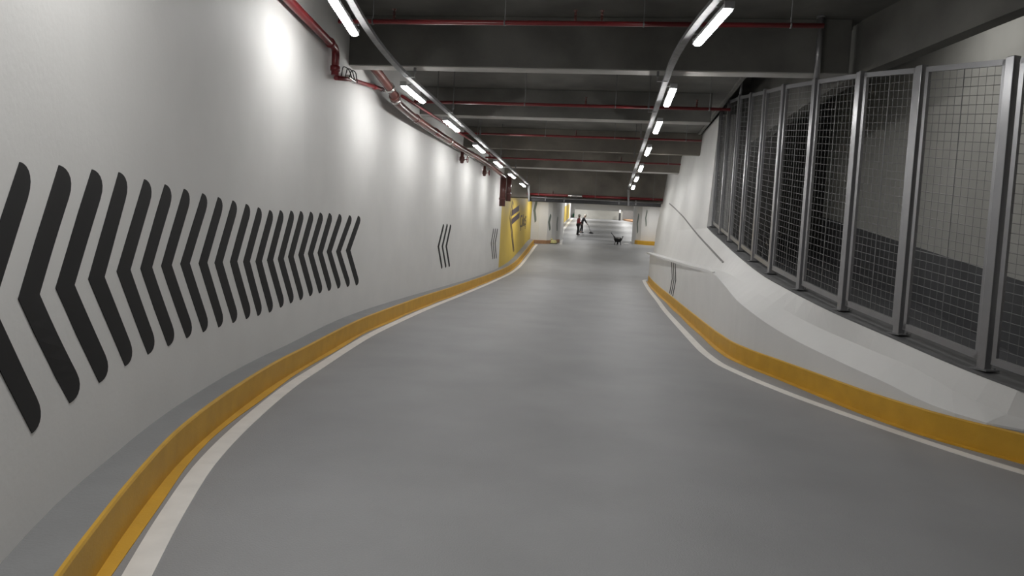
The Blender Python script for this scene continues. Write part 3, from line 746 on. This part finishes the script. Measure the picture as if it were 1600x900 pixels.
mb = MB(); mb.tube([sp+SS*Vector((-.06,0,.33)), sp+SS*Vector((-.1,0,.40)), sp+SS*Vector((-.17,.02,.47))], [.05,.03,.07], 10); mb.build('tied_neck', M['sack'], sk)
mb = MB(); mb.loft([[sp+SS*Vector((x*1.12, y*1.1, z+slope(sp.y)*y)) for x, y, z in [(-.32,-.24,.0),(.33,-.24,.0),(.38,.22,0),(-.36,.22,0)]],[sp+SS*Vector((x*1.12, y*1.1, z+slope(sp.y)*y)) for x, y, z in [(-.36,-.27,.055),(.36,-.27,.045),(.38,.22,.05),(-.36,.22,.05)]]]); mb.build('base', M['dark'], sk)
cp = to_floor(978, 382.3)
mb = MB(); secs = []
for i in range(6):
    x = -.16+.32*i/5; z = .012+.05*abs(math.sin(i*1.3))
    secs.append([cp+Vector((x,-.12,z)), cp+Vector((x,.12,z+.02+slope(cp.y)*.12)), cp+Vector((x,.12,z+.028+slope(cp.y)*.12)), cp+Vector((x,-.12,z+.008))])
mb.loft(secs); tag(mb.build('paper_scrap', M['line']), 'white crumpled scrap lying on the ramp right of the wheelbarrow', 'paper')

# ------------------------------------------------------------------ people
def skin(name, verts, edges, m, parent, origin, root=0, sub=2, rot=0.0):
    me = bpy.data.meshes.new(name); me.from_pydata([v[0] for v in verts], edges, [])
    o = bpy.data.objects.new(name, me); C.objects.link(o)
    md = o.modifiers.new('s', 'SKIN'); md.use_smooth_shade = True
    for i, v in enumerate(verts):
        r = v[1]; me.skin_vertices[0].data[i].radius = r if isinstance(r, tuple) else (r, r)
    for i in range(len(verts)): me.skin_vertices[0].data[i].use_root = (i == root)
    sm = o.modifiers.new('b', 'SUBSURF'); sm.levels = sub; sm.render_levels = sub
    bpy.context.view_layer.update()
    me2 = bpy.data.meshes.new_from_object(o.evaluated_get(bpy.context.evaluated_depsgraph_get()))
    bpy.data.objects.remove(o); me2.materials.clear(); me2.materials.append(m)
    for p in me2.polygons: p.use_smooth = True
    return newobj(name, me2, parent)
def person(loc, rot, label, pose, jacket, trousers, helmet):
    root = thing('person', label, 'person', tuple(loc)); root.rotation_euler = (0,0,rot)
    J = {k: Vector(v) for k, v in pose.items()}
    V = []; E = []; idx = {}
    def add(n, p, r, par=None):
        idx[n] = len(V); V.append((tuple(p), r))
        if par is not None: E.append((idx[par], idx[n]))
    add('pelvis', J['pelvis'], (.13,.11)); add('spine', J['spine'], (.125,.10), 'pelvis'); add('chest', J['chest'], (.155,.11), 'spine')
    add('neck', J['neck'], .05, 'chest'); add('jaw', J['jaw'], (.065,.07), 'neck'); add('head', J['head'], (.078,.09), 'jaw'); add('crown', J['head']+(J['head']-J['jaw'])*.9, (.06,.07), 'head')
    add('nose', J['jaw']+Vector((.105,0,.05)), .014, 'jaw')
    for s in ('l','r'):
        sg = 1 if s == 'l' else -1
        add('ear'+s, J['head']+Vector((-.005,sg*.088,-.03)), .016, 'head')
        add('hip'+s, J['hip'+s], .09, 'pelvis'); add('kn'+s, J['kn'+s], .058, 'hip'+s); add('calf'+s, J['kn'+s].lerp(J['an'+s], .3)+Vector((-.015,0,0)), .056, 'kn'+s); add('an'+s, J['an'+s], .04, 'calf'+s)
        add('toe'+s, J['an'+s]+Vector((.16,sg*.02,-.045)), .032, 'an'+s)
        add('sh'+s, J['sh'+s], .062, 'chest'); add('el'+s, J['el'+s], .044, 'sh'+s); add('wr'+s, J['wr'+s], .029, 'el'+s)
        d = (J['wr'+s]-J['el'+s]).normalized(); side = d.cross(Vector((0,1,0))).normalized(); lat = d.cross(side).normalized()
        add('palm'+s, J['wr'+s]+d*.07, (.036,.022), 'wr'+s)
        for k in range(4):
            o_ = side*(.027-.018*k); Lf = (.036,.042,.039,.031)[k]
            add(f'f{k}a'+s, J['wr'+s]+d*.105+o_, .010, 'palm'+s); add(f'f{k}b'+s, J['wr'+s]+d*(.105+Lf)+o_+lat*.012*sg, .009, f'f{k}a'+s); add(f'f{k}c'+s, J['wr'+s]+d*(.105+Lf*1.35)+o_+lat*.035*sg, .008, f'f{k}b'+s)
        add('tha'+s, J['wr'+s]+d*.055+side*.045, .012, 'palm'+s); add('thb'+s, J['wr'+s]+d*.09+side*.06+lat*.015*sg, .010, 'tha'+s)
    skin('body', V, E, M['skin'], root, loc)
    jv = [(J['pelvis']+Vector((0,0,-.04)), (.17,.145)), (J['spine'], (.16,.135)), (J['chest'], (.185,.14)), (J['neck']+Vector((0,0,-.035)), .085)]
    je = [(0,1),(1,2),(2,3)]
    for s in ('l','r'):
        n = len(jv); jv += [(J['sh'+s], .085), (J['sh'+s].lerp(J['el'+s], .5), .07), (J['el'+s], .063), (J['wr'+s].lerp(J['el'+s], .12), .048)]; je += [(2,n),(n,n+1),(n+1,n+2),(n+2,n+3)]
    skin('jacket', [(tuple(a), b) for a, b in jv], je, M[jacket], root, loc)
    tv = [(J['pelvis'], (.145,.13))]; te = []
    for s in ('l','r'):
        n = len(tv); tv += [(J['hip'+s], .112), (J['hip'+s].lerp(J['kn'+s], .5), .098), (J['kn'+s], .08), (J['kn'+s].lerp(J['an'+s], .5), .074), (J['an'+s]+Vector((0,0,.02)), .066)]; te += [(0,n),(n,n+1),(n+1,n+2),(n+2,n+3),(n+3,n+4)]
    skin('trousers', [(tuple(a), b) for a, b in tv], te, M[trousers], root, loc)
    for s in ('l','r'):
        a = J['an'+s]; skin('boot', [(tuple(a+Vector((-.03,0,.05))), .055), (tuple(a+Vector((-.03,0,-.03))), (.055,.05)), (tuple(a+Vector((.08,0,-.04))), (.05,.04)), (tuple(a+Vector((.18,0,-.048))), (.045,.032))], [(0,1),(1,2),(2,3)], M['dark'], root, loc)
    mb = MB(); hd = J['head']; u = (J['head']-J['jaw']).normalized(); xx = Vector((1,0,0)); xx = (xx-u*xx.dot(u)).normalized(); yy_ = u.cross(xx)
    mb.lathe([(.125,.0),(.13,.012),(.122,.03),(.118,.08),(.09,.13),(.045,.155),(.0,.16)], hd+u*.03, 18, 0, (xx,yy_,u)); 
    mb.loft([[hd+u*.035+xx*.10+yy_*s for s in (-.08,.08)]+[hd+u*.05+xx*.10+yy_*s for s in (.08,-.08)],[hd+u*.02+xx*.18+yy_*s for s in (-.04,.04)]+[hd+u*.03+xx*.18+yy_*s for s in (.04,-.04)]])
    me = bpy.data.meshes.new('helmet'); me.from_pydata(mb.v, [], mb.f); me.materials.append(M[helmet]); newobj('helmet', me, root)
    for p in me.polygons: p.use_smooth = True
    root.scale = (.93,.93,.93)
    return root
base = dict(pelvis=(0,0,.94), spine=(0,0,1.12), chest=(.02,0,1.32), neck=(.03,0,1.47), jaw=(.05,0,1.545), head=(.05,0,1.61),
    hipl=(0,.09,.90), hipr=(0,-.09,.90), knl=(.03,.10,.50), knr=(.03,-.11,.50), anl=(-.02,.11,.09), anr=(.0,-.12,.09),
    shl=(.02,.19,1.40), shr=(.02,-.19,1.40), ell=(-.02,.25,1.13), elr=(.02,-.25,1.13), wrl=(.14,.2,.94), wrr=(.2,-.18,1.0))
w1 = to_floor(902.5, 367.3)
person(w1, .35, 'worker in red jacket, dark trousers and cream helmet standing on the far ramp', base, 'vest', 'trouser', 'helmet')
p2 = dict(base); p2.update(spine=(.06,0,1.10), chest=(.17,0,1.27), neck=(.23,0,1.41), jaw=(.27,0,1.48), head=(.285,0,1.545), shl=(.17,.19,1.35), shr=(.17,-.19,1.35),
    ell=(.30,.22,1.12), elr=(.32,-.2,1.10), wrl=(.42,.03,.99), wrr=(.47,-.02,.86), knl=(.08,.10,.5), anl=(.05,.12,.09), knr=(-.02,-.1,.5), anr=(-.1,-.12,.09))
w2 = to_floor(908, 363.8)
person(w2, -.1, 'worker in black jacket and pale helmet leaning over a long-handled tool', p2, 'navy', 'navy', 'helmet')
ca, sa = math.cos(-.1), math.sin(-.1)
def W2(x, y, z): return w2+Vector((x*ca-y*sa, x*sa+y*ca, z))
fs_ = thing('floor_squeegee', 'long-handled floor tool with flat dark head held by the leaning worker', 'tool', tuple(W2(.75,0,0)))
gz = slope(w2.y)
mb = MB(); mb.tube([W2(.40,.03,1.08), W2(.52,-.01,.82), W2(.82,0,.07)], .016, 8); mb.build('handle', M['galv'], fs_)
mb = MB(); mb.box(W2(.86,0,.045), (.34,.5,.06)); mb.lathe([(.07,.07),(.07,.12),(.03,.14)], W2(.84,0,0), 12); mb.build('head', M['dark'], fs_, bevel=.012)

# ------------------------------------------------------------------ light: unseen fills past the low beam and on the side ramp; lamps near camera
def area(name, loc, sx, sy, power, rot=(0,0,0)):
    l = bpy.data.lights.new(name, 'AREA'); l.shape = 'RECTANGLE'; l.size = sx; l.size_y = sy; l.energy = power; l.color = (1.0,.99,.97)
    o = bpy.data.objects.new(name, l); C.objects.link(o); o.location = loc; o.rotation_euler = rot
    return o
for x, y, p in ((-3.2,32.5,52),(1.0,32.5,42),(-3.6,38.7,38),(.8,37.5,22),(2.7,42.3,55),(-1.7,44.5,28),(-1.7,50,38),(2.3,50,38),(-3.2,57,48),(2.3,57,48),(-3.2,64,60),(2.3,64,60),(-3.2,71,85),(2.3,71,85),(-3.2,78.5,130),(2.0,78.5,130)):
    area('far_fill', (x, y, cz(y)-.12), .3, 1.4, p)  # unseen fill lights added to brighten the piers, sign and far walls
for x, y, p, a in ((-1.72,2.75,62,-.42),(-.1,-.6,8,-.8),(1.75,4.2,14,-.25),(3.4,.6,8,-.5)):
    area('near_lamp', (x, y, ZL), .12, 1.27, p, (0,0,-a))
for x, y, p in ((4.5,11.5,36),(4.7,7.6,22)):
    area('ramp_fill', (x, y, UPPER-.15), .12, 1.27, p)  # unseen fill added to lift the wall behind the fence

w = bpy.data.worlds.new('world'); bpy.context.scene.world = w; w.use_nodes = True
w.node_tree.nodes['Background'].inputs[0].default_value = (.5,.5,.52,1); w.node_tree.nodes['Background'].inputs[1].default_value = .02
sc = bpy.context.scene
sc.view_settings.view_transform = 'Standard'; sc.view_settings.look = 'None'; sc.view_settings.exposure = 0.30; sc.view_settings.gamma = 1.0
sc.view_settings.use_curve_mapping = False
sc.cycles.use_denoising = True
sc.cycles.max_bounces = 8; sc.cycles.diffuse_bounces = 5
